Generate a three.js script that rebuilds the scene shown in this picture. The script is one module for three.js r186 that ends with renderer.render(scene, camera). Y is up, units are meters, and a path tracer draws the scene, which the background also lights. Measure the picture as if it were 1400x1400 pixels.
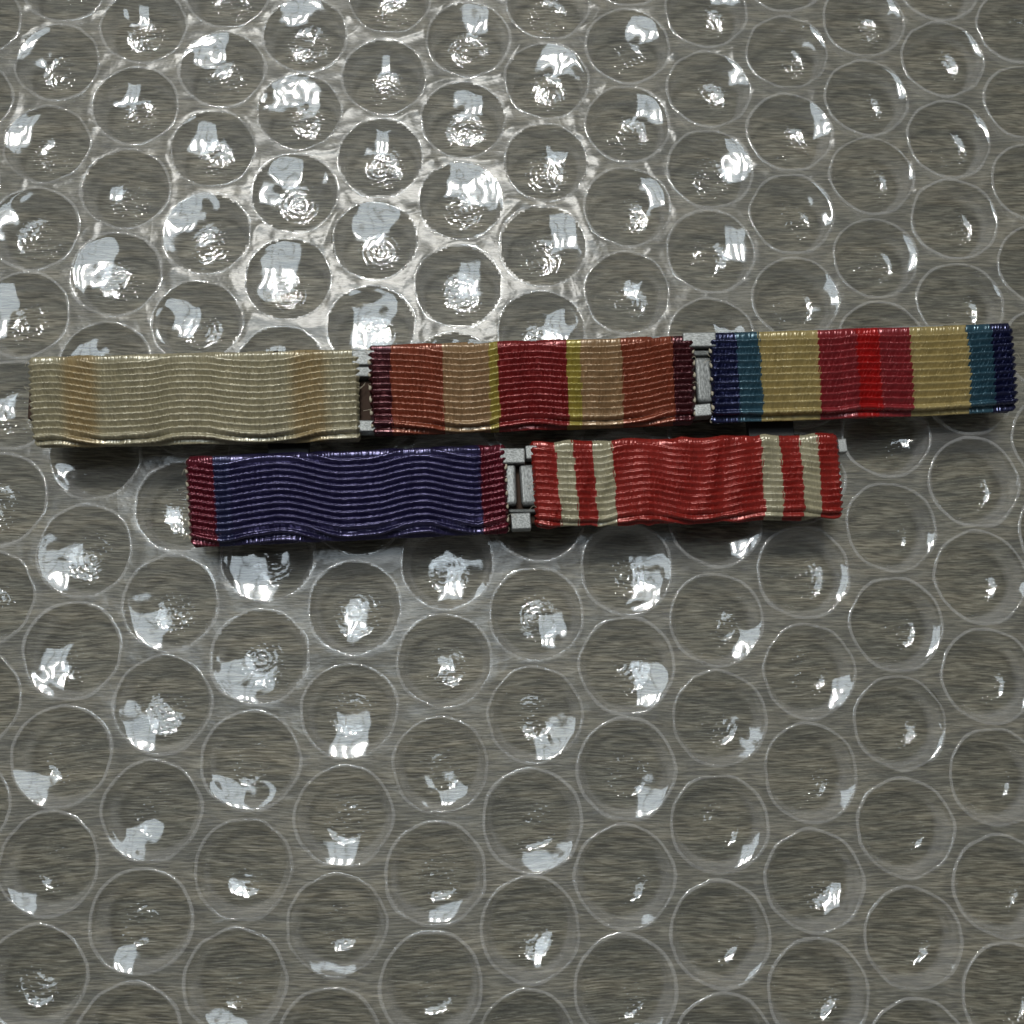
import * as THREE from 'three';
import { SimplexNoise } from 'three/addons/math/SimplexNoise.js';
import { mergeGeometries } from 'three/addons/utils/BufferGeometryUtils.js';
import { RoundedBoxGeometry } from 'three/addons/geometries/RoundedBoxGeometry.js';
import { RectAreaLightUniformsLib } from 'three/addons/lights/RectAreaLightUniformsLib.js';

// ---------------------------------------------------------------- camera, light, exposure
const MM = 0.001;
const scene = new THREE.Scene();
const camera = new THREE.PerspectiveCamera(53.13, 1, 0.005, 20);
camera.position.set(3.833 * MM, 104.353 * MM, 16.444 * MM);
camera.up.set(-0.03014, 0.20646, -0.97799);
camera.lookAt(camera.position.x + 0.024547, camera.position.y - 0.977987, camera.position.z - 0.207216);
camera.focus = 0.102;
camera.userData.fStop = 55;

const renderer = new THREE.WebGLRenderer({ antialias: true });
renderer.toneMapping = THREE.LinearToneMapping;
renderer.toneMappingExposure = 3.6;
renderer.shadowMap.enabled = true;
renderer.setSize(1024, 1024);

const ROOM = 0.022;                                   // dim, even light of the room around the table
scene.background = new THREE.Color().setRGB(ROOM, ROOM * 1.0, ROOM * 0.98);

RectAreaLightUniformsLib.init();
// one ceiling fitting: three long pale diffusers, each with a short bright lamp in it, above and beyond the far side of the table
const FIT = new THREE.Vector3(-0.19, 1.45, -0.53);
const PANELS = [-0.17, 0, 0.17];
const PANEL_W = 0.155, PANEL_L = 0.78, CORE_W = 0.05, CORE_L = 0.22, CORE_Z = -0.16;
const PALE = 1.75, BRIGHT = 40;

// ---------------------------------------------------------------- helpers
let seed = 20240517;
const rnd = () => { seed |= 0; seed = (seed + 0x6D2B79F5) | 0; let t = Math.imul(seed ^ (seed >>> 15), 1 | seed); t = (t + Math.imul(t ^ (t >>> 7), 61 | t)) ^ t; return ((t ^ (t >>> 14)) >>> 0) / 4294967296; };
const rr = (a, b) => a + (b - a) * rnd();
const noise = new SimplexNoise({ random: rnd });
const n2 = (x, y) => noise.noise(x, y), n3 = (x, y, z) => noise.noise3d(x, y, z);
const clamp = (x, a = 0, b = 1) => Math.min(b, Math.max(a, x));
const smooth = (a, b, x) => { const t = clamp((x - a) / (b - a)); return t * t * (3 - 2 * t); };
const counts = {};
function numbered(name) { const k = counts[name] = (counts[name] ?? -1) + 1; return k ? `${name}_${String(k).padStart(3, '0')}` : name; }
function mesh(name, geometry, material, parent = scene) {
  const m = new THREE.Mesh(geometry, material);
  m.name = numbered(name); m.castShadow = m.receiveShadow = true; parent.add(m); return m;
}
function thing(name, label, category, [x, y, z], turn = 0) {
  const g = new THREE.Group(); g.name = numbered(name); g.position.set(x * MM, y * MM, z * MM); g.rotation.y = turn;
  g.userData = { label, category }; scene.add(g); return g;
}
const standard = (o) => new THREE.MeshStandardMaterial(o);
function texture(data, w, h, type, opts = {}) {
  const t = new THREE.DataTexture(data, w, h, THREE.RGBAFormat, type);
  t.magFilter = THREE.LinearFilter; t.minFilter = THREE.LinearFilter; t.wrapS = t.wrapT = opts.wrap ?? THREE.RepeatWrapping;
  if (opts.srgb) t.colorSpace = THREE.SRGBColorSpace;
  t.needsUpdate = true; return t;
}
// sheet of nx by nz cells; at(x, z) gives the height; all in mm
function sheet(x0, x1, z0, z1, nx, nz, at, uvOf, open = () => false) {
  const pos = new Float32Array((nx + 1) * (nz + 1) * 3), uv = new Float32Array((nx + 1) * (nz + 1) * 2), idx = [];
  for (let j = 0, k = 0; j <= nz; j++) for (let i = 0; i <= nx; i++, k++) {
    const x = x0 + (x1 - x0) * i / nx, z = z0 + (z1 - z0) * j / nz;
    pos.set([x * MM, at(x, z) * MM, z * MM], 3 * k); uv.set(uvOf(x, z), 2 * k);
    if (i < nx && j < nz && !open(x + (x1 - x0) / nx / 2, z + (z1 - z0) / nz / 2)) idx.push(k, k + nx + 1, k + 1, k + 1, k + nx + 1, k + nx + 2);
  }
  const g = new THREE.BufferGeometry();
  g.setAttribute('position', new THREE.BufferAttribute(pos, 3)); g.setAttribute('uv', new THREE.BufferAttribute(uv, 2));
  g.setIndex(idx); g.computeVertexNormals(); return g;
}

const TABLE = -1.7, FILM = 1.6;                          // heights of the table top and of the flat upper film, mm
// ---------------------------------------------------------------- table top: grey-brown wood grain laminate
{
  const N = 2048, S = 150, data = new Uint8Array(N * N * 4), bump = new Uint8Array(N * N * 4);
  const row = new Float32Array(N);
  for (let j = 0; j < N; j++) {
    const z = j / N * S;
    for (let i = 0; i < N; i++) {
      const x = i / N * S, zz = z + 0.035 * x + 0.5 * n2(x * 0.02, z * 0.03) + 0.10 * n2(x * 0.11 + 9, z * 0.12);
      const broad = n2(x * 0.02 + 40, zz * 0.2), mid = n2(x * 0.08, zz * 0.8 + 7), fine = n2(x * 0.2 + 3, zz * 2.8), hair = n2(x * 0.38, zz * 5.6 + 50);
      const fleck = n2(x * 3.1, z * 5.2), pore = Math.max(0, n2(x * 0.3 + 80, zz * 4.2 + 20) - 0.28), glint = Math.max(0, n2(x * 0.4 + 180, zz * 5 + 120) - 0.35);
      let v = 0.47 + 0.10 * broad + 0.14 * mid + 0.25 * fine + 0.23 * hair + 0.06 * fleck - 1.1 * pore + 0.5 * glint;
      v = clamp(v, 0.02, 1);
      const a = 0.17 + 0.385 * v, k = 4 * (j * N + i);           // sRGB grey-brown
      const warm = 0.008 * mid + 0.006 * broad;
      data[k] = 255 * clamp(a + 0.010 + warm); data[k + 1] = 255 * clamp(a - 0.003); data[k + 2] = 255 * clamp(a - 0.064 - warm); data[k + 3] = 255;
      bump[k] = bump[k + 1] = bump[k + 2] = 255 * v; bump[k + 3] = 255;
    }
  }
  const wood = standard({ map: texture(data, N, N, THREE.UnsignedByteType, { srgb: true, wrap: THREE.MirroredRepeatWrapping }), bumpMap: texture(bump, N, N, THREE.UnsignedByteType, { wrap: THREE.MirroredRepeatWrapping }), bumpScale: 0.00005, roughness: 0.55 });
  const box = new RoundedBoxGeometry(0.5, 0.022, 0.5, 2, 0.002);
  const p = box.attributes.position, uv = box.attributes.uv;
  for (let i = 0; i < p.count; i++) uv.setXY(i, (p.getX(i) + p.getY(i) + 0.075) / (S * MM), (p.getZ(i) + 0.075) / (S * MM));
  const t = mesh('table_top', box, wood);
  t.position.set(0.004, -0.011 + TABLE * MM, -0.01);
  t.userData = { label: 'grey-brown wood grain table top lying under the clear bubble wrap', category: 'table', kind: 'structure' };
}

// ---------------------------------------------------------------- bubble wrap
const COL = 9.119, PITCH = 10;                          // spacing of the columns and of the bubbles in a column, mm
const bubbles = [];
for (let c = -7; c <= 8; c++) for (let r = -15; r <= 11; r++) {
  if ((c + r) & 1) continue;
  bubbles.push({ x: c * COL + rr(-0.12, 0.12), z: r * PITCH / 2 + rr(-0.12, 0.12) + (c === 5 && r < -9 ? 0.35 : 0), ring: rnd(),  rx: rr(-0.6, 0.6), rz: rr(-0.5, 0.8) });
}
const X0 = -7.7 * COL, X1 = 8.7 * COL, Z0 = -81, Z1 = 61;
const near = new Map();                                  // bubbles by lattice cell, for quick lookup
const cell = (x, z) => `${Math.round(x / COL)}`;
for (const b of bubbles) { const k = cell(b.x, b.z); if (!near.has(k)) near.set(k, []); near.get(k).push(b); }
function nearest(x, z) {
  let best = null, d = 1e9; const c = Math.round(x / COL);
  for (const k of [c - 1, c, c + 1]) for (const b of near.get(`${k}`) ?? []) { const e = (b.x - x) ** 2 + (b.z - z) ** 2; if (e < d) { d = e; best = b; } }
  return [best, Math.sqrt(d)];
}
const sag = (x, z) => FILM + 0.14 * n2(x * 0.021 + 3, z * 0.021) + 0.05 * n2(x * 0.07, z * 0.08 + 4);
// between the bubbles the welded films pull into small ridges and puckers, more so towards the far side
function film(x, z) {
  const d = nearest(x, z)[1], free = smooth(4.5, 5.2, d), slack = 0.45 + 0.55 * smooth(10, -40, z);
  const ridge = Math.pow(1 - Math.abs(n2(x * 0.055 + 0.02 * z + 20, z * 0.10)), 7) + 0.8 * Math.pow(1 - Math.abs(n2(x * 0.10 + 33, z * 0.055 - x * 0.04)), 8);
  return sag(x, z) + 0.05 * n2(x * 0.15 + 11, z * 0.17) + 0.005 * n2(x * 0.5, z * 0.5 + 8) + free * slack * ((0.09 + 0.05 * smooth(-30, -55, z)) * ridge + 0.035 * n2(x * 0.42 + 7, z * 0.42));
}
const wrap = thing('bubble_wrap', 'sheet of clear bubble wrap spread over the table beneath the ribbon bars', 'bubble wrap', [0, 0, 0]);
{
  const N = 2048, bump = new Float32Array(N * N * 4), mask = new Uint8Array(N * N * 4), W = X1 - X0, H = Z1 - Z0;
  for (let j = 0; j < N; j++) for (let i = 0; i < N; i++) {
    const x = X0 + W * (i + 0.5) / N, z = Z0 + H * (j + 0.5) / N, k = 4 * (j * N + i), [b, d] = nearest(x, z);
    const inside = 1 - smooth(4.4, 4.75, d);
    // fine embossed dots in rows over the whole film, ring marks of the forming inside the bubbles, soft creases between them
    const sx = x * 0.94 + z * 0.34, sz = z * 0.94 - x * 0.34;
    const dot = smooth(0.25, 0.95, Math.cos(sx * 2 * Math.PI / 0.95) * Math.cos(sz * 2 * Math.PI / 0.80));
    const fold = (Math.pow(1 - Math.abs(n2(x * 0.045 + 0.03 * z + 20, z * 0.11)), 26) + 0.7 * Math.pow(1 - Math.abs(n2(x * 0.09 + 33, z * 0.05 - x * 0.05)), 30)) * (1 - 0.6 * inside);
    const crease = n2(x * 0.62 + 5, z * 0.62) * 0.5 + n2(x * 1.7, z * 1.7 + 30) * 0.16;
    bump[k] = bump[k + 1] = bump[k + 2] = 0.5 + 0.15 * dot * (0.6 + 0.4 * n2(x * 0.1 + 70, z * 0.1)) + 0.22 * crease * (1 - 0.75 * inside) + 0.22 * fold; bump[k + 3] = 1;
    mask[k] = 255 * (0.943 + 0.045 * inside + 0.012 * n2(x * 0.25, z * 0.25 + 90));   // red: how clear
    mask[k + 1] = 255 * (0.24 - 0.14 * inside); mask[k + 2] = 0; mask[k + 3] = 255;   // green: roughness
  }
  const maskMap = texture(mask, N, N, THREE.UnsignedByteType, { wrap: THREE.ClampToEdgeWrapping });
  const sheetMat = new THREE.MeshPhysicalMaterial({ color: 0xffffff, transmission: 1, transmissionMap: maskMap, roughness: 1, roughnessMap: maskMap, thickness: 0, ior: 1.5, specularIntensity: 0.62, side: THREE.DoubleSide, bumpMap: texture(bump, N, N, THREE.FloatType, { wrap: THREE.ClampToEdgeWrapping }), bumpScale: 0.000045 });
  mesh('web_film', sheet(X0, X1, Z0, Z1, 560, 520, film, (x, z) => [(x - X0) / W, (z - Z0) / H], (x, z) => nearest(x, z)[1] < 4.6), sheetMat, wrap);
}
// one air cushion hanging below the flat film: a cup with a rim at y = 0 and a flattened bottom at y = -DEPTH, mm
const DEPTH = 3.3;
const cup = new THREE.SplineCurve([[4.90, 0.0], [4.80, 0.12], [4.66, 0.13], [4.57, -0.04], [4.5, -0.42], [4.32, -1.0], [4.14, -1.6], [3.8, -2.3], [3.2, -2.86], [2.3, -3.16], [1.2, -3.27], [0, -3.3]].map(([x, y]) => new THREE.Vector2(x, y)));
function cushion(v) {
  const nt = 96, np = 84, pos = [], uvs = [], flat = [], idx = [];
  const s = 31.7 * v, tiltA = rr(0, 6.283), tilt = rr(0, 0.05), creaseA = rr(0, 6.283), lobes = 2 + Math.floor(rnd() * 4), lobeA = rr(0, 6.283), ringX = rr(-0.5, 0.5), ringZ = rr(-0.5, 0.5), ringD = rr(0.004, 0.013);
  for (let j = 0; j <= np; j++) {
    const t = j / np, P = cup.getPointAt(t), r = j === np ? 0 : P.x;
    const up = smooth(0.0, 0.3, t), side = smooth(0.03, 0.2, t) * (1 - smooth(0.45, 0.75, t));
    for (let i = 0; i <= nt; i++) {
      const a = (i % nt) / nt * 2 * Math.PI;
      let x = r * Math.cos(a), z = r * Math.sin(a), h = P.y > 0 ? P.y * (0.55 + 0.6 * n2(a * 1.3 + s, 5)) : P.y;
      const n = 0.22 * n3(x * 0.2 + s, h * 0.25, z * 0.2) + 0.03 * n3(x * 0.5, h * 0.6 + s, z * 0.55) + 0.004 * n3(x * 1.7, h * 1.5, z * 1.7 + s);
      const wr = side * (0.05 * Math.cos(lobes * a + lobeA) + 0.05 * n2(a * 1.6 + s, h * 0.5) + 0.07 * Math.exp(-((((((a - creaseA + 9.42) % 6.283) - 3.14) / 0.16)) ** 2)));
      const k = 1 + (n * up * 0.9 + wr) / 4.65 + 0.03 * n2(Math.cos(a) * 1.1 + s, Math.sin(a) * 1.1) * (1 - up) + 0.006 * n2(Math.cos(a) * 3.1 + s, Math.sin(a) * 3.1);
      const rd = Math.hypot(x - ringX, z - ringZ);
      x *= k; z *= k;
      h += up * (n * 0.7 + tilt * (x * Math.cos(tiltA) + z * Math.sin(tiltA))) + ringD * Math.sin(rd * 2 * Math.PI / 0.6) * (1 - smooth(1.6, 3.2, rd));
      pos.push(x * MM, Math.max(h, -DEPTH - 0.05) * MM, z * MM); uvs.push(t, 0.5); flat.push(x / 9.5, z / 9.6);
    }
  }
  for (let j = 0; j < np; j++) for (let i = 0; i < nt; i++) { const a = j * (nt + 1) + i, b = a + nt + 1; idx.push(a, a + 1, b, a + 1, b + 1, b); }
  const g = new THREE.BufferGeometry();
  g.setAttribute('position', new THREE.Float32BufferAttribute(pos, 3)); g.setAttribute('uv', new THREE.Float32BufferAttribute(uvs, 2)); g.setAttribute('uv1', new THREE.Float32BufferAttribute(flat, 2)); g.setIndex(idx); g.computeVertexNormals();
  const nn = g.attributes.normal;                        // close the seam in the shading
  for (let j = 0; j <= np; j++) {
    const a = j * (nt + 1), b = a + nt, v3 = new THREE.Vector3(nn.getX(a) + nn.getX(b), nn.getY(a) + nn.getY(b), nn.getZ(a) + nn.getZ(b)).normalize();
    for (const q of j === np ? Array.from({ length: nt + 1 }, (_, i) => a + i) : [a, b]) nn.setXYZ(q, v3.x, v3.y, v3.z);
  }
  return g;
}
// the thin upper film of one bubble: dished, tight, with a few soft puckers towards the rim
function lid(v) {
  const nr = 36, nt = 72, pos = [], idx = [], s = 17.3 * v + 400, slack = v % 6 === 5, dish = slack ? rr(1.1, 1.7) : rr(0.36, 0.85), skewX = rr(-0.3, 0.3), skewZ = rr(-0.3, 0.3), power = rr(0.75, 1.1), pucker = slack ? rr(0.09, 0.16) : rr(0.01, 0.045), folds = 3 + Math.floor(rnd() * 5), fa = rr(0, 6.283);
  for (let j = 0; j <= nr; j++) for (let i = 0; i < nt; i++) {
    const q = j / nr, a = i / nt * 2 * Math.PI, r = 4.66 * q, x = r * Math.cos(a), z = r * Math.sin(a), hold = 1 - q * q;
    let h = -dish * Math.pow(Math.max(hold, 0), power) * (1 + (skewX * x + skewZ * z) / 4.6);
    h += Math.min(1, hold * 4) * (0.042 * n2(x * 0.24 + s, z * 0.24) + 0.003 * n2(x * 0.75, z * 0.75 + s) + pucker * q * q * Math.cos(folds * a + fa + 1.5 * n2(x * 0.3, z * 0.3 + s)));
    pos.push(x * MM, (h + 0.05) * MM, z * MM);
    if (j < nr) { const A = j * nt + i, B = j * nt + (i + 1) % nt; idx.push(A, B, A + nt, B, B + nt, A + nt); }
  }
  const g = new THREE.BufferGeometry(); g.setAttribute('position', new THREE.Float32BufferAttribute(pos, 3)); g.setIndex(idx); g.computeVertexNormals();
  for (let i = 0; i < nt; i++) g.attributes.normal.setXYZ(i, 0, 1, 0);
  return g;
}
{
  const T = new Uint8Array(64 * 4 * 4);                  // the film is drawn thin and clear at the bottom and stays thicker and milkier up the wall
  for (let i = 0; i < 256; i++) { const t = (i % 64) / 63; T.set([255 * (0.99 - 0.165 * smooth(0.0, 0.1, t) * (1 - smooth(0.30, 0.46, t)) - 0.12 * (1 - smooth(0, 0.1, t))), 10, 0, 255], 4 * i); }
  const N = 256, D = new Float32Array(N * N * 4);        // embossed dots in slanting rows, one repeat is 9.5 by 9.6 mm
  for (let j = 0; j < N; j++) for (let i = 0; i < N; i++) {
    const u = i / N * 2 * Math.PI, v = j / N * 2 * Math.PI, d = smooth(0.3, 0.95, Math.cos(10 * u + 4 * v) * Math.cos(12 * v - 3 * u));
    D.fill(d, 4 * (j * N + i), 4 * (j * N + i) + 4);
  }
  const dots = texture(D, N, N, THREE.FloatType); dots.channel = 1;
  const clear = new THREE.MeshPhysicalMaterial({ color: 0xffffff, transmission: 1, transmissionMap: texture(T, 64, 4, THREE.UnsignedByteType, { wrap: THREE.ClampToEdgeWrapping }), roughness: 0.04, thickness: 0, ior: 1.55, side: THREE.DoubleSide, bumpMap: dots, bumpScale: 0.000013 });
  const taut = new THREE.MeshPhysicalMaterial({ color: 0xffffff, transmission: 0.985, roughness: 0.06, thickness: 0, ior: 1.55, side: THREE.DoubleSide });
  const variants = Array.from({ length: 40 }, (_, v) => cushion(v)), lids = Array.from({ length: 40 }, (_, v) => lid(v));
  bubbles.forEach((b, k) => {
    const m = mesh('bubble', variants[(k * 11 + Math.floor(rnd() * 5)) % 40], clear, wrap), y = sag(b.x, b.z) - 0.05, q = rr(0.98, 1.015);
    m.position.set(b.x * MM, y * MM, b.z * MM);
    m.scale.set(q * rr(0.975, 1.015), (y - TABLE - 0.08) / (DEPTH + 0.05), q * rr(0.975, 1.015));
    mesh('lid', lids[(k * 7 + Math.floor(rnd() * 5)) % 40], taut, m);
  });
}

// ---------------------------------------------------------------- ribbon bars
const TOP = 5.6;                                         // height of the ribbon face above the table
const DYE = 0.5;                                        // strength of the dyes below as they have aged
const silks = new Map();                                 // one satin per dye: its sheen takes on some of the dye's colour
function silk(color) {
  const key = color.join();
  if (!silks.has(key)) { const top = Math.max(...color), w = color.map((c) => 0.25 + 0.75 * Math.pow(c / top, 0.5)); silks.set(key, new THREE.MeshPhysicalMaterial({ vertexColors: true, roughness: 0.25, ior: 1.9, specularColor: new THREE.Color().setRGB(...w) })); }
  return silks.get(key);
}
const worn = (() => {                                   // scuffs and dull spots of old nickel plating
  const N = 256, d = new Uint8Array(N * N * 4);
  for (let j = 0; j < N; j++) for (let i = 0; i < N; i++) {
    const v = 0.66 + 0.24 * n2(i * 0.025, j * 0.03) + 0.16 * n2(i * 0.09 + 9, j * 0.08) + 0.05 * n2(i * 0.5, j * 0.45 + 3) - 0.5 * Math.max(0, n2(i * 0.05 + 50, j * 0.3) - 0.45);
    d.fill(255 * clamp(v, 0.1, 1), 4 * (j * N + i), 4 * (j * N + i) + 3); d[4 * (j * N + i) + 3] = 255;
  }
  return texture(d, N, N, THREE.UnsignedByteType);
})();
const steel = standard({ color: new THREE.Color().setRGB(0.37, 0.385, 0.38), metalness: 0.4, roughness: 0.45, map: worn, bumpMap: worn, bumpScale: 0.00002 });
const dullSteel = standard({ map: worn, bumpMap: worn, bumpScale: 0.00002, color: new THREE.Color().setRGB(0.2, 0.21, 0.205), metalness: 0.6, roughness: 0.55 });
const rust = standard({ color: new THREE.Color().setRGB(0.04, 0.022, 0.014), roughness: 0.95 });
const black = standard({ color: new THREE.Color().setRGB(0.008, 0.008, 0.008), roughness: 0.6 });
const thread = standard({ color: new THREE.Color().setRGB(0.40, 0.36, 0.27), roughness: 0.6 });

function spline(points, x) {                             // smooth curve through [x, y] points
  const n = points.length, at = (i) => points[clamp(i, 0, n - 1)];
  if (x <= points[0][0]) return points[0][1];
  for (let i = 1; i < n; i++) if (x <= points[i][0]) {
    const [x0, y0] = at(i - 1), [x1, y1] = at(i), h = x1 - x0, u = (x - x0) / h;
    const m0 = (y1 - at(i - 2)[1]) / Math.max(1e-6, x1 - at(i - 2)[0]) * h, m1 = (at(i + 1)[1] - y0) / Math.max(1e-6, at(i + 1)[0] - x0) * h;
    return (2 * u ** 3 - 3 * u * u + 1) * y0 + (u ** 3 - 2 * u * u + u) * m0 + (3 * u * u - 2 * u ** 3) * y1 + (u ** 3 - u * u) * m1;
  }
  return points.at(-1)[1];
}
// a cord of the weave in cross-section: it rises steeply on its far side and slopes down towards the near side
const cordProfile = (x) => x < 0.16 ? 0.97 * Math.pow(Math.sin(Math.PI / 2 * x / 0.16), 0.9) : x < 0.34 ? 1 - 0.03 * ((x - 0.25) / 0.09) ** 2 : 0.97 * (1 - (x - 0.34) / 0.66);
// a woven ribbon folded round its bar: corners (far left, far right, near right, near left) in the bar's own mm; each stripe is a mesh
function ribbon(bar, s) {
  const group = new THREE.Group(); group.name = numbered('ribbon'); bar.add(group);
  group.userData.label = s.label;
  const [A, B, C, D] = s.corners, len = Math.hypot(B[0] - A[0], B[1] - A[1]), r = 0.8, p = s.pitch, amp = s.amp;
  const offsets = Array.from({ length: 400 }, () => rr(-1, 1)), lifts = Array.from({ length: 400 }, () => rr(0.55, 1.15));
  const TH = 0.15, hash = (a, b) => { const v = Math.sin(a * 127.1 + b * 311.7 + s.salt * 17.3) * 43758.5453; return v - Math.floor(v); };
  const ends = (k) => 0.5 + 0.5 * Math.sin(k * 12.9898 + s.salt * 7.1);
  function place(u, l, out) {                            // u in 0..1 along, l arc length across from the middle
    const wob = 0.012 * n2(u * 9 + s.salt, l * 0.2);
    const x0 = A[0] + (B[0] - A[0]) * u, z0 = A[1] + (B[1] - A[1]) * u, x1 = D[0] + (C[0] - D[0]) * u, z1 = D[1] + (C[1] - D[1]) * u;
    const mx = (x0 + x1) / 2, mz = (z0 + z1) / 2, w = Math.hypot(x1 - x0, z1 - z0), ax = (x1 - x0) / w, az = (z1 - z0) / w, flat = w - 2 * r - 1.3 * amp;
    const along = u * len, e = Math.abs(l) - flat / 2, sg = Math.sign(l);
    let a, h, na, nh;
    if (e <= 0) { a = l; h = 0; na = 0; nh = 1; }
    else { const f = Math.min(e / r, Math.PI), over = Math.max(0, e - Math.PI * r); a = sg * (flat / 2 + r * Math.sin(f) - over); h = -r * (1 - Math.cos(f)); na = sg * Math.sin(f); nh = Math.cos(f); }
    const c = clamp(l / (flat / 2), -1, 1); h -= 0.10 * c * c;
    h += s.heave * n2(u * 7 + s.salt * 3, l * 0.08 + 2) + wob;
    const k = Math.floor(along / TH + 0.25 * Math.sin(l * 1.3) + 0.2 * l / p), bed = (l - spline(s.wave, u)) / p, o = hash(k, Math.floor(bed)) * 2 - 1, lift = 0.5 + hash(k + 91, Math.floor(bed));
    const ph = bed + (0.045 * o * Math.sin(Math.PI * (bed - Math.floor(bed))) + 0.008 * n2(u * 30, l * 0.9 + s.salt)) / p;
    const rib = cordProfile(ph - Math.floor(ph)), beat = s.beat ? 1 - s.beat * (0.5 + 0.5 * Math.sin(u * 41 + l * 0.5 + 3 * n2(u * 5, l * 0.1))) : 1;
    const th = Math.abs(Math.sin(Math.PI * (along / TH + 0.25 * Math.sin(l * 1.3) + 0.2 * l / p)));
    let d = amp * rib * beat + 0.013 * th * lift * rib + 0.01 * n2(along * 3, l * 3);
    // the edges of the weave roll down and bulge out a little at each cord
    const edge = Math.min(along, len - along), roll = 1 - smooth(0, 0.34, edge), cord = Math.floor(ph);
    d -= roll * roll * 0.34;
    const bulge = roll * (u < 0.5 ? -1 : 1) * (0.16 * rib * (0.4 + ends(Math.floor(cord / 2))) - 0.05);
    const dirx = (B[0] - A[0]) / len, dirz = (B[1] - A[1]) / len;
    out[0] = mx + ax * (a + na * d - 0.3 * amp) + dirx * bulge; out[1] = TOP - amp + h + nh * d; out[2] = mz + az * (a + na * d - 0.3 * amp) + dirz * bulge;
    return ph;
  }
  const w0 = Math.hypot(D[0] - A[0], D[1] - A[1]), reach = (w0 - 2 * r) / 2 + r * Math.PI * 0.94, nl = Math.round(2 * reach / (p / 11));
  const q = [0, 0, 0];
  for (const [at, st] of s.stripes.entries()) {
    const before = s.stripes[at - 1]?.[2], after = s.stripes[at + 1]?.[2], soft = [s.stripes[at - 1]?.[5], s.stripes[at + 1]?.[5]];
    const [u0, u1, color, label, u0s = 0, blendTo = null] = st;
    const nx = Math.max(4, Math.round((u1 - u0) * len / (TH / 3.4))), pos = new Float32Array((nx + 1) * (nl + 1) * 3), col = new Float32Array((nx + 1) * (nl + 1) * 3), idx = new Uint32Array(nx * nl * 6);
    let k = 0, m = 0;
    for (let j = 0; j <= nl; j++) for (let i = 0; i <= nx; i++, k++) {
      const u = u0 + (u1 - u0) * i / nx, l = -reach + 2 * reach * j / nl;
      place(u, l, q); pos[3 * k] = q[0] * MM; pos[3 * k + 1] = q[1] * MM; pos[3 * k + 2] = q[2] * MM;
      const t = Math.floor(u * len / TH), mixed = hash(Math.round(l / p), 7 * Math.round(u0 * 400) + (i < nx / 2 ? 0 : 3)) < 0.3, hue = mixed && !blendTo ? (i * len * (u1 - u0) / nx < TH * 0.7 && before && !soft[0] ? before : (nx - i) * len * (u1 - u0) / nx < TH * 0.7 && after && !soft[1] ? after : color) : color, v = 1 + 0.16 * (hash(t + 57, Math.round(l / p * 1.4)) - 0.5) + 0.06 * offsets[(t + 57) % 400] + 0.10 * n2(u * 18 + s.salt, l * 0.35) + 0.05 * n2(u * 90, l * 2);
      const f = blendTo ? smooth(0, 0.3, Math.min(i / nx, 1 - i / nx)) * (0.85 + 0.15 * n2(u * 60, l)) : 1;
      for (let c = 0; c < 3; c++) col[3 * k + c] = v * (blendTo ? blendTo[c] + (color[c] - blendTo[c]) * f : hue[c]);
      if (i < nx && j < nl) { const a = k, b = k + nx + 1; idx.set([a, b, a + 1, a + 1, b, b + 1], m); m += 6; }
    }
    for (let c = 0; c < col.length; c++) col[c] *= DYE;
    const g = new THREE.BufferGeometry();
    g.setAttribute('position', new THREE.BufferAttribute(pos, 3)); g.setAttribute('color', new THREE.BufferAttribute(col, 3)); g.setIndex(new THREE.BufferAttribute(idx, 1)); g.computeVertexNormals();
    const me = mesh('stripe', g, silk(color), group); me.userData.label = label;
  }
  // pale loops of the cross thread where it turns round at the two edges
  const loops = [];
  for (const [u, on] of [[0.0015, s.loops[0]], [0.9985, s.loops[1]]]) if (on) for (let i = -Math.floor(reach / p); i <= reach / p; i++) {
    if ((i & 1) || Math.abs(i * p) > w0 / 2 - 0.15) continue;
    const l = (i + 0.5) * p + spline(s.wave, u);
    place(u, l, q);
    const g = new THREE.SphereGeometry(1, 10, 8); g.scale(rr(0.14, 0.20), rr(0.14, 0.2), rr(0.26, 0.38)); g.rotateY(rr(-0.25, 0.25));
    g.scale(MM, MM, MM); g.translate(q[0] * MM, (q[1] - 0.02 + rr(-0.06, 0.04)) * MM, q[2] * MM); loops.push(g);
  }
  if (loops.length) { const e = mesh('edge_thread', mergeGeometries(loops), thread, group); e.userData.kind = 'stuff'; }
  // a few fine loose fibres at the cut edges
  for (let k = 0; k < 5; k++) {
    const u = k & 1 ? 0.997 : 0.003, l = rr(-0.46, 0.46) * w0; place(u, l, q);
    const from = new THREE.Vector3(q[0], q[1] + 0.05, q[2]), side = u < 0.5 ? -1 : 1, L = rr(0.35, 0.9);
    const path = new THREE.CatmullRomCurve3([from, from.clone().add(new THREE.Vector3(side * L * 0.4, rr(0, 0.25), rr(-0.25, 0.25))), from.clone().add(new THREE.Vector3(side * L, rr(-0.2, 0.3), rr(-0.6, 0.6)))]);
    const g = new THREE.TubeGeometry(path, 10, 0.022, 5); g.scale(MM, MM, MM); mesh('loose_thread', g, thread, group);
  }
  // the stiff metal slat that the ribbon is folded round
  const cx = (A[0] + B[0] + C[0] + D[0]) / 4, cz = (A[1] + B[1] + C[1] + D[1]) / 4;
  const slat = new RoundedBoxGeometry((len - 0.5) * MM, 0.8 * MM, (w0 - 2.6) * MM, 2, 0.3 * MM);
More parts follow.
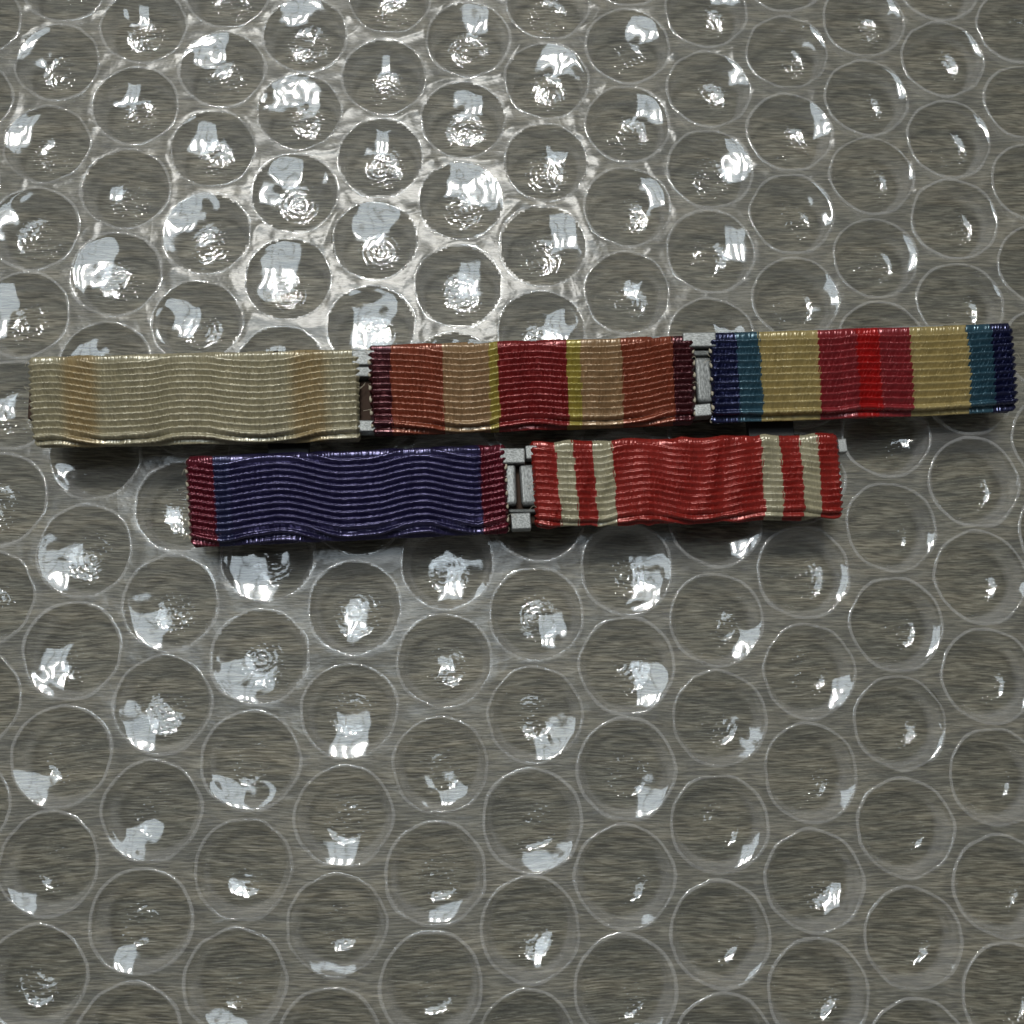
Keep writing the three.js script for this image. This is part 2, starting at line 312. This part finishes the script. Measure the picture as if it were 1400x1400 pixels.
  slat.rotateY(-Math.atan2(B[1] - A[1], B[0] - A[0])); slat.translate(cx * MM, (TOP - 1.35) * MM, (cz - 0.15) * MM);
  mesh('slat', slat, dullSteel, group);
}
// a flat metal piece given in the bar's own mm: x from, x to, z from, z to, underside, top
function plate(bar, name, [x0, x1, z0, z1, y0, y1], material, round = 0.12) {
  const g = new RoundedBoxGeometry((x1 - x0) * MM, (y1 - y0) * MM, (z1 - z0) * MM, 2, Math.min(round, (x1 - x0) / 2.2, (y1 - y0) / 2.2, (z1 - z0) / 2.2) * MM);
  const p = g.attributes.position;                        // worn, slightly uneven metal
  const hx = (x1 - x0) / 2 * MM, hz = (z1 - z0) / 2 * MM, bend = rr(0.05, 0.22), lean = rr(-0.12, 0.12);
  for (let i = 0; i < p.count; i++) p.setY(i, p.getY(i) + MM * (0.05 * n2(p.getX(i) * 900 + x0, p.getZ(i) * 900 + z0) - bend * (p.getZ(i) / hz) ** 2 + lean * p.getX(i) / hx));
  g.rotateY(rr(-0.03, 0.03)); g.computeVertexNormals();
  g.translate((x0 + x1) / 2 * MM, (y0 + y1) / 2 * MM, (z0 + z1) / 2 * MM);
  return mesh(name, g, material, bar);
}
const local = (o, turn) => ([x, z]) => { const c = Math.cos(turn), s = Math.sin(turn), dx = x - o[0], dz = z - o[1]; return [dx * c - dz * s, dx * s + dz * c]; };
// wave of the ribs: [picture fraction along the ribbon, shift in mm]
const wave = (from, to, list, mean) => list.map(([x, y]) => [(x - from) / (to - from), (y - mean) / 13.2]);
const bands = (from, to, list) => list.map(([a, b, ...rest]) => [(a - from) / (to - from), (b - from) / (to - from), ...rest]);

const CREAM = [0.56, 0.505, 0.335], ORANGE = [0.50, 0.365, 0.175], MAROON = [0.055, 0.008, 0.011], RUSSET = [0.34, 0.075, 0.036], BEIGE = [0.48, 0.30, 0.155], YELLOW = [0.50, 0.40, 0.08], DARKRED = [0.28, 0.02, 0.02],
  NAVY = [0.006, 0.008, 0.038], TEAL = [0.04, 0.105, 0.15], GOLD = [0.58, 0.455, 0.19], CRIMSON = [0.36, 0.035, 0.042], SCARLET = [0.55, 0.014, 0.013], VIOLET = [0.014, 0.0115, 0.052], BLUEVIOLET = [0.016, 0.018, 0.062], WINE = [0.12, 0.008, 0.018], RED = [0.40, 0.03, 0.022], PALE_STRIPE = [0.56, 0.51, 0.34];

{ // the upper bar with three ribbons
  const O = [7.6, -18.6], TURN = 0.0665, to = local(O, TURN);
  const bar = thing('ribbon_bar', 'upper medal ribbon bar of three ribbons, cream, russet and blue-edged, lying on bubble wrap', 'ribbon bar', [O[0], 0, O[1]], TURN);
  const c1 = [[-42.75, -19.03], [-9.85, -21.07], [-9.11, -11.61], [-41.29, -9.87]].map(to), c2 = [[-8.69, -21.51], [24.53, -23.75], [24.64, -14.49], [-7.84, -12.18]].map(to), c3 = [[26.27, -24.06], [58.22, -26.36], [58.01, -16.94], [26.65, -14.64]].map(to);
  ribbon(bar, { label: 'cream ribbon with two soft orange stripes', corners: c1, pitch: 0.672, amp: 0.484, heave: 0.07, salt: 1.3, loops: [false, false],
    wave: wave(38, 490, [[39, 0], [71, -1.4], [97, 3], [136, 9], [168, 8.5], [205, 6.5], [233, 2.5], [280, 3], [306, 7], [353, 10.5], [390, 8], [427, 2], [446, 0.5], [483, -1]], 4.5),
    stripes: bands(38, 490, [[38, 76, CREAM, 'cream stripe'], [76, 136, ORANGE, 'orange stripe', 0, CREAM], [136, 390, CREAM, 'wide cream centre stripe'], [390, 453, ORANGE, 'orange stripe', 0, CREAM], [453, 490, CREAM, 'cream stripe']]) });
  ribbon(bar, { label: 'russet ribbon with maroon edges and dark red centre', corners: c2, pitch: 0.66, amp: 0.503, heave: 0.06, salt: 4.7, loops: [true, true],
    wave: wave(504, 949, [[510, 0], [535, 1], [583, 6], [605, 9.7], [635, 12.3], [665, 10], [680, 7], [704, 5], [731, 4], [767, 7.9], [795, 8.7], [823, 9.5], [849, 8.5], [879, 5.5], [916, -1], [947, -2]], 5.5),
    stripes: bands(504, 949, [[504, 532, MAROON, 'maroon edge stripe'], [532, 603, RUSSET, 'russet stripe'], [603, 666, BEIGE, 'beige stripe'], [666, 679, YELLOW, 'thin yellow stripe'], [679, 774, DARKRED, 'dark red centre stripe'], [774, 793, YELLOW, 'thin yellow stripe'], [793, 850, BEIGE, 'beige stripe'], [850, 921, RUSSET, 'russet stripe'], [921, 949, MAROON, 'maroon edge stripe']]) });
  ribbon(bar, { label: 'gold and crimson ribbon with blue edges', corners: c3, pitch: 0.75, amp: 0.545, heave: 0.05, salt: 8.9, loops: [true, false],
    wave: wave(971, 1389, [[975, 0], [1100, 1], [1140, 1.5], [1175, -1], [1245, 2], [1320, 1], [1390, -1.5]], 0.5),
    stripes: bands(971, 1389, [[971, 1007, NAVY, 'navy edge stripe'], [1007, 1038, TEAL, 'teal stripe'], [1038, 1118, GOLD, 'gold stripe'], [1118, 1171, CRIMSON, 'crimson stripe'], [1171, 1202, SCARLET, 'bright red centre stripe'], [1202, 1246, CRIMSON, 'crimson stripe'], [1246, 1325, GOLD, 'gold stripe'], [1325, 1359, TEAL, 'teal stripe'], [1359, 1389, NAVY, 'navy edge stripe']]) });
  const at = (a, b, f, c) => a[c] + (b[c] - a[c]) * f;
  const gap = (L, R) => { const x0 = (L[1][0] + L[2][0]) / 2, x1 = (R[0][0] + R[3][0]) / 2, z0 = (L[1][1] + R[0][1]) / 2, z1 = (L[2][1] + R[3][1]) / 2; return (fx0, fx1, fz0, fz1, y0, y1) => [x0 + (x1 - x0) * fx0, x0 + (x1 - x0) * fx1, z0 + (z1 - z0) * fz0, z0 + (z1 - z0) * fz1, y0, y1]; };
  const g12 = gap(c1, c2), g23 = gap(c2, c3);
  plate(bar, 'hinge_plate', g12(-0.5, 1.4, 0.03, 0.20, 3.70, 5.25), steel);
  plate(bar, 'hinge_tab', g12(-0.3, 1.2, 0.215, 0.33, 3.60, 5.10), steel);
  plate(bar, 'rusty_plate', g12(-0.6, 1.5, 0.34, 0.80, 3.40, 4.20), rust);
  plate(bar, 'hinge_foot', g12(-0.4, 1.5, 0.81, 0.94, 3.50, 5.00), steel);
  plate(bar, 'hinge_plate', g23(-0.4, 1.4, -0.03, 0.14, 3.70, 5.30), steel);
  plate(bar, 'hinge_tab', g23(-0.4, 1.3, 0.155, 0.225, 3.50, 4.70), dullSteel);
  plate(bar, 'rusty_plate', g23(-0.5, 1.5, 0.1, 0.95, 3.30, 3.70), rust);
  plate(bar, 'hinge_leaf', g23(0.2, 1.15, 0.24, 0.76, 3.70, 4.75), steel, 0.35);
  plate(bar, 'hinge_foot', g23(-0.1, 0.85, 0.79, 0.93, 3.50, 5.00), steel);
  // thin metal lip that shows along the far edge of the second and third ribbon, black clasps under the bar
  for (const [c, f0, f1] of [[c2, 0.3, 1.0], [c3, 0, 0.78]]) {
    const x0 = at(c[0], c[1], f0, 0), x1 = at(c[0], c[1], f1, 0), z = at(c[0], c[1], (f0 + f1) / 2, 1);
    const lip = new RoundedBoxGeometry((x1 - x0) * MM, 0.26 * MM, 0.8 * MM, 2, 0.1 * MM);
    lip.rotateY(-Math.atan2(c[1][1] - c[0][1], c[1][0] - c[0][0])); lip.translate((x0 + x1) / 2 * MM, 4.52 * MM, (z + 0.10) * MM);
    mesh('metal_lip', lip, steel, bar);
  }
  const near1 = c1[3][1], near3 = c3[3][1];
  plate(bar, 'clasp', [at(c1[3], c1[2], 0.7, 0), at(c1[3], c1[2], 0.83, 0), near1 - 2, near1 + 1.3, 1.75, 2.80], black);
  plate(bar, 'clasp', [at(c3[3], c3[2], 0.13, 0), at(c3[3], c3[2], 0.285, 0), near3 - 2, near3 + 1.2, 1.75, 2.80], black);
  plate(bar, 'dark_end_strip', [c1[0][0] - 0.02, c1[0][0] + 1.2, c1[0][1] + 2.6, c1[3][1] - 2.9, 3.50, 4.80], rust);
  for (const f of [0.253, 0.748]) plate(bar, 'clasp_stud', [at(c1[0], c1[1], f, 0) - 0.3, at(c1[0], c1[1], f, 0) + 0.3, c1[0][1] - 0.1, c1[0][1] + 1.0, 4.00, 5.10], black, 0.25);
}
{ // the lower bar with two ribbons
  const O = [6.8, -7.0], TURN = 0.067, to = local(O, TURN);
  const bar = thing('ribbon_bar', 'lower medal ribbon bar of two ribbons, violet and red, lying on bubble wrap', 'ribbon bar', [O[0], 0, O[1]], TURN);
  const c4 = [[-26.18, -9.09], [5.41, -11.40], [6.07, -2.63], [-24.97, -0.25]].map(to), c5 = [[7.97, -11.87], [39.30, -13.83], [39.44, -5.06], [8.87, -3.09]].map(to);
  ribbon(bar, { label: 'dark violet ribbon with wine red edges', corners: c4, pitch: 0.665, amp: 0.524, heave: 0.09, salt: 12.1, loops: [true, true],
    wave: wave(252, 691, [[256, 0], [290, 6], [305, 6], [333, 2.6], [370, -0.5], [394, 1], [416, 6], [444, 13], [463, 16], [485, 16], [516, 14], [553, 7], [581, 6], [599, 10], [627, 16], [646, 19], [657, 18], [690, 13]], 9),
    stripes: bands(252, 691, [[252, 289, WINE, 'wine red edge stripe'], [289, 311, BLUEVIOLET, 'blue-violet stripe'], [311, 656, VIOLET, 'wide dark violet stripe'], [656, 691, WINE, 'wine red edge stripe']]) });
  ribbon(bar, { label: 'red ribbon with two pairs of pale stripes', corners: c5, pitch: 0.68, amp: 0.465, heave: 0.12, beat: 0.45, salt: 17.7, loops: [false, false],
    wave: wave(725, 1150, [[727, 0], [759, 3], [783, 5], [808, 5], [822, 5], [841, 1], [884, -1.7], [930, 7], [958, 8.7], [986, 6], [1013, 2], [1040, -1], [1068, 0], [1096, 0], [1121, 4], [1150, 4]], 3),
    stripes: bands(725, 1150, [[725, 759, RED, 'red edge stripe'], [759, 783, PALE_STRIPE, 'pale stripe'], [783, 809, RED, 'narrow red stripe'], [809, 836, PALE_STRIPE, 'pale stripe'], [836, 1042, RED, 'wide red centre stripe'], [1042, 1068, PALE_STRIPE, 'pale stripe'], [1068, 1096, RED, 'narrow red stripe'], [1096, 1121, PALE_STRIPE, 'pale stripe'], [1121, 1150, RED, 'red edge stripe']]) });
  const x0 = (c4[1][0] + c4[2][0]) / 2, x1 = (c5[0][0] + c5[3][0]) / 2, z0 = (c4[1][1] + c5[0][1]) / 2, z1 = (c4[2][1] + c5[3][1]) / 2;
  const fx = (f) => x0 + (x1 - x0) * f, fz = (f) => z0 + (z1 - z0) * f;
  plate(bar, 'hinge_plate', [fx(-0.2), fx(0.72), fz(0.05), fz(0.23), 3.70, 5.25], steel);
  plate(bar, 'hinge_tab', [fx(0.76), fx(1.3), fz(0.02), fz(0.18), 3.70, 5.05], steel);
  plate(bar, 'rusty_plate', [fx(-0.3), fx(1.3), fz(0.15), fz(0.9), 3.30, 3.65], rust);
  plate(bar, 'hinge_leaf', [fx(-0.3), fx(0.36), fz(0.235), fz(0.70), 3.60, 4.85], steel, 0.3);
  plate(bar, 'hinge_leaf', [fx(0.52), fx(1.12), fz(0.235), fz(0.71), 3.65, 4.85], steel, 0.35);
  plate(bar, 'hinge_foot', [fx(0.12), fx(0.84), fz(0.80), fz(0.99), 3.60, 5.00], steel);
  plate(bar, 'hinge_foot', [fx(0.05), fx(1.1), fz(0.74), fz(0.79), 3.50, 4.30], dullSteel);
  plate(bar, 'end_tab', [(c5[1][0] + 0.05), (c5[1][0] + 0.92), c5[1][1] + 0.5, c5[1][1] + 1.95, 3.80, 4.80], steel);
}

// ---------------------------------------------------------------- the ceiling light that is mirrored in the film
{
  const lamp = new THREE.Group(); lamp.name = 'ceiling_light'; lamp.position.copy(FIT); scene.add(lamp);
  lamp.userData = { label: 'long pale ceiling light panels mirrored in the bubble wrap', category: 'ceiling light' };
  const housing = standard({ color: 0xd8d8d8, roughness: 0.5 });
  const pale = standard({ color: 0x888888, emissive: new THREE.Color().setRGB(0.80, 0.92, 1.0), emissiveIntensity: 0.3, roughness: 0.6 });
  const bright = standard({ color: 0x888888, emissive: new THREE.Color().setRGB(1.0, 0.97, 0.9), emissiveIntensity: 2, roughness: 0.6 });
  for (const x of PANELS) {
    const h = mesh('housing', new RoundedBoxGeometry(PANEL_W + 0.02, 0.05, PANEL_L + 0.02, 2, 0.004), housing, lamp); h.position.set(x, 0.04, 0);
    const d = mesh('diffuser', new RoundedBoxGeometry(PANEL_W, 0.008, PANEL_L, 2, 0.002), pale, lamp); d.position.set(x, 0.012, 0);
    const c = mesh('lamp_core', new RoundedBoxGeometry(CORE_W, 0.006, CORE_L, 2, 0.002), bright, lamp); c.position.set(x, 0.003, CORE_Z);
    for (const [w, l, power, rgb, y, dz] of [[PANEL_W, PANEL_L, PALE, [0.80, 0.92, 1.0], 0.0065, 0], [CORE_W, CORE_L, BRIGHT, [1.0, 0.965, 0.89], -0.004, CORE_Z]]) {
      const a = new THREE.RectAreaLight(new THREE.Color().setRGB(...rgb), power, w, l);
      a.position.set(x, y, dz); a.rotation.x = -Math.PI / 2; a.castShadow = true; lamp.add(a);
    }
  }
}

renderer.render(scene, camera);
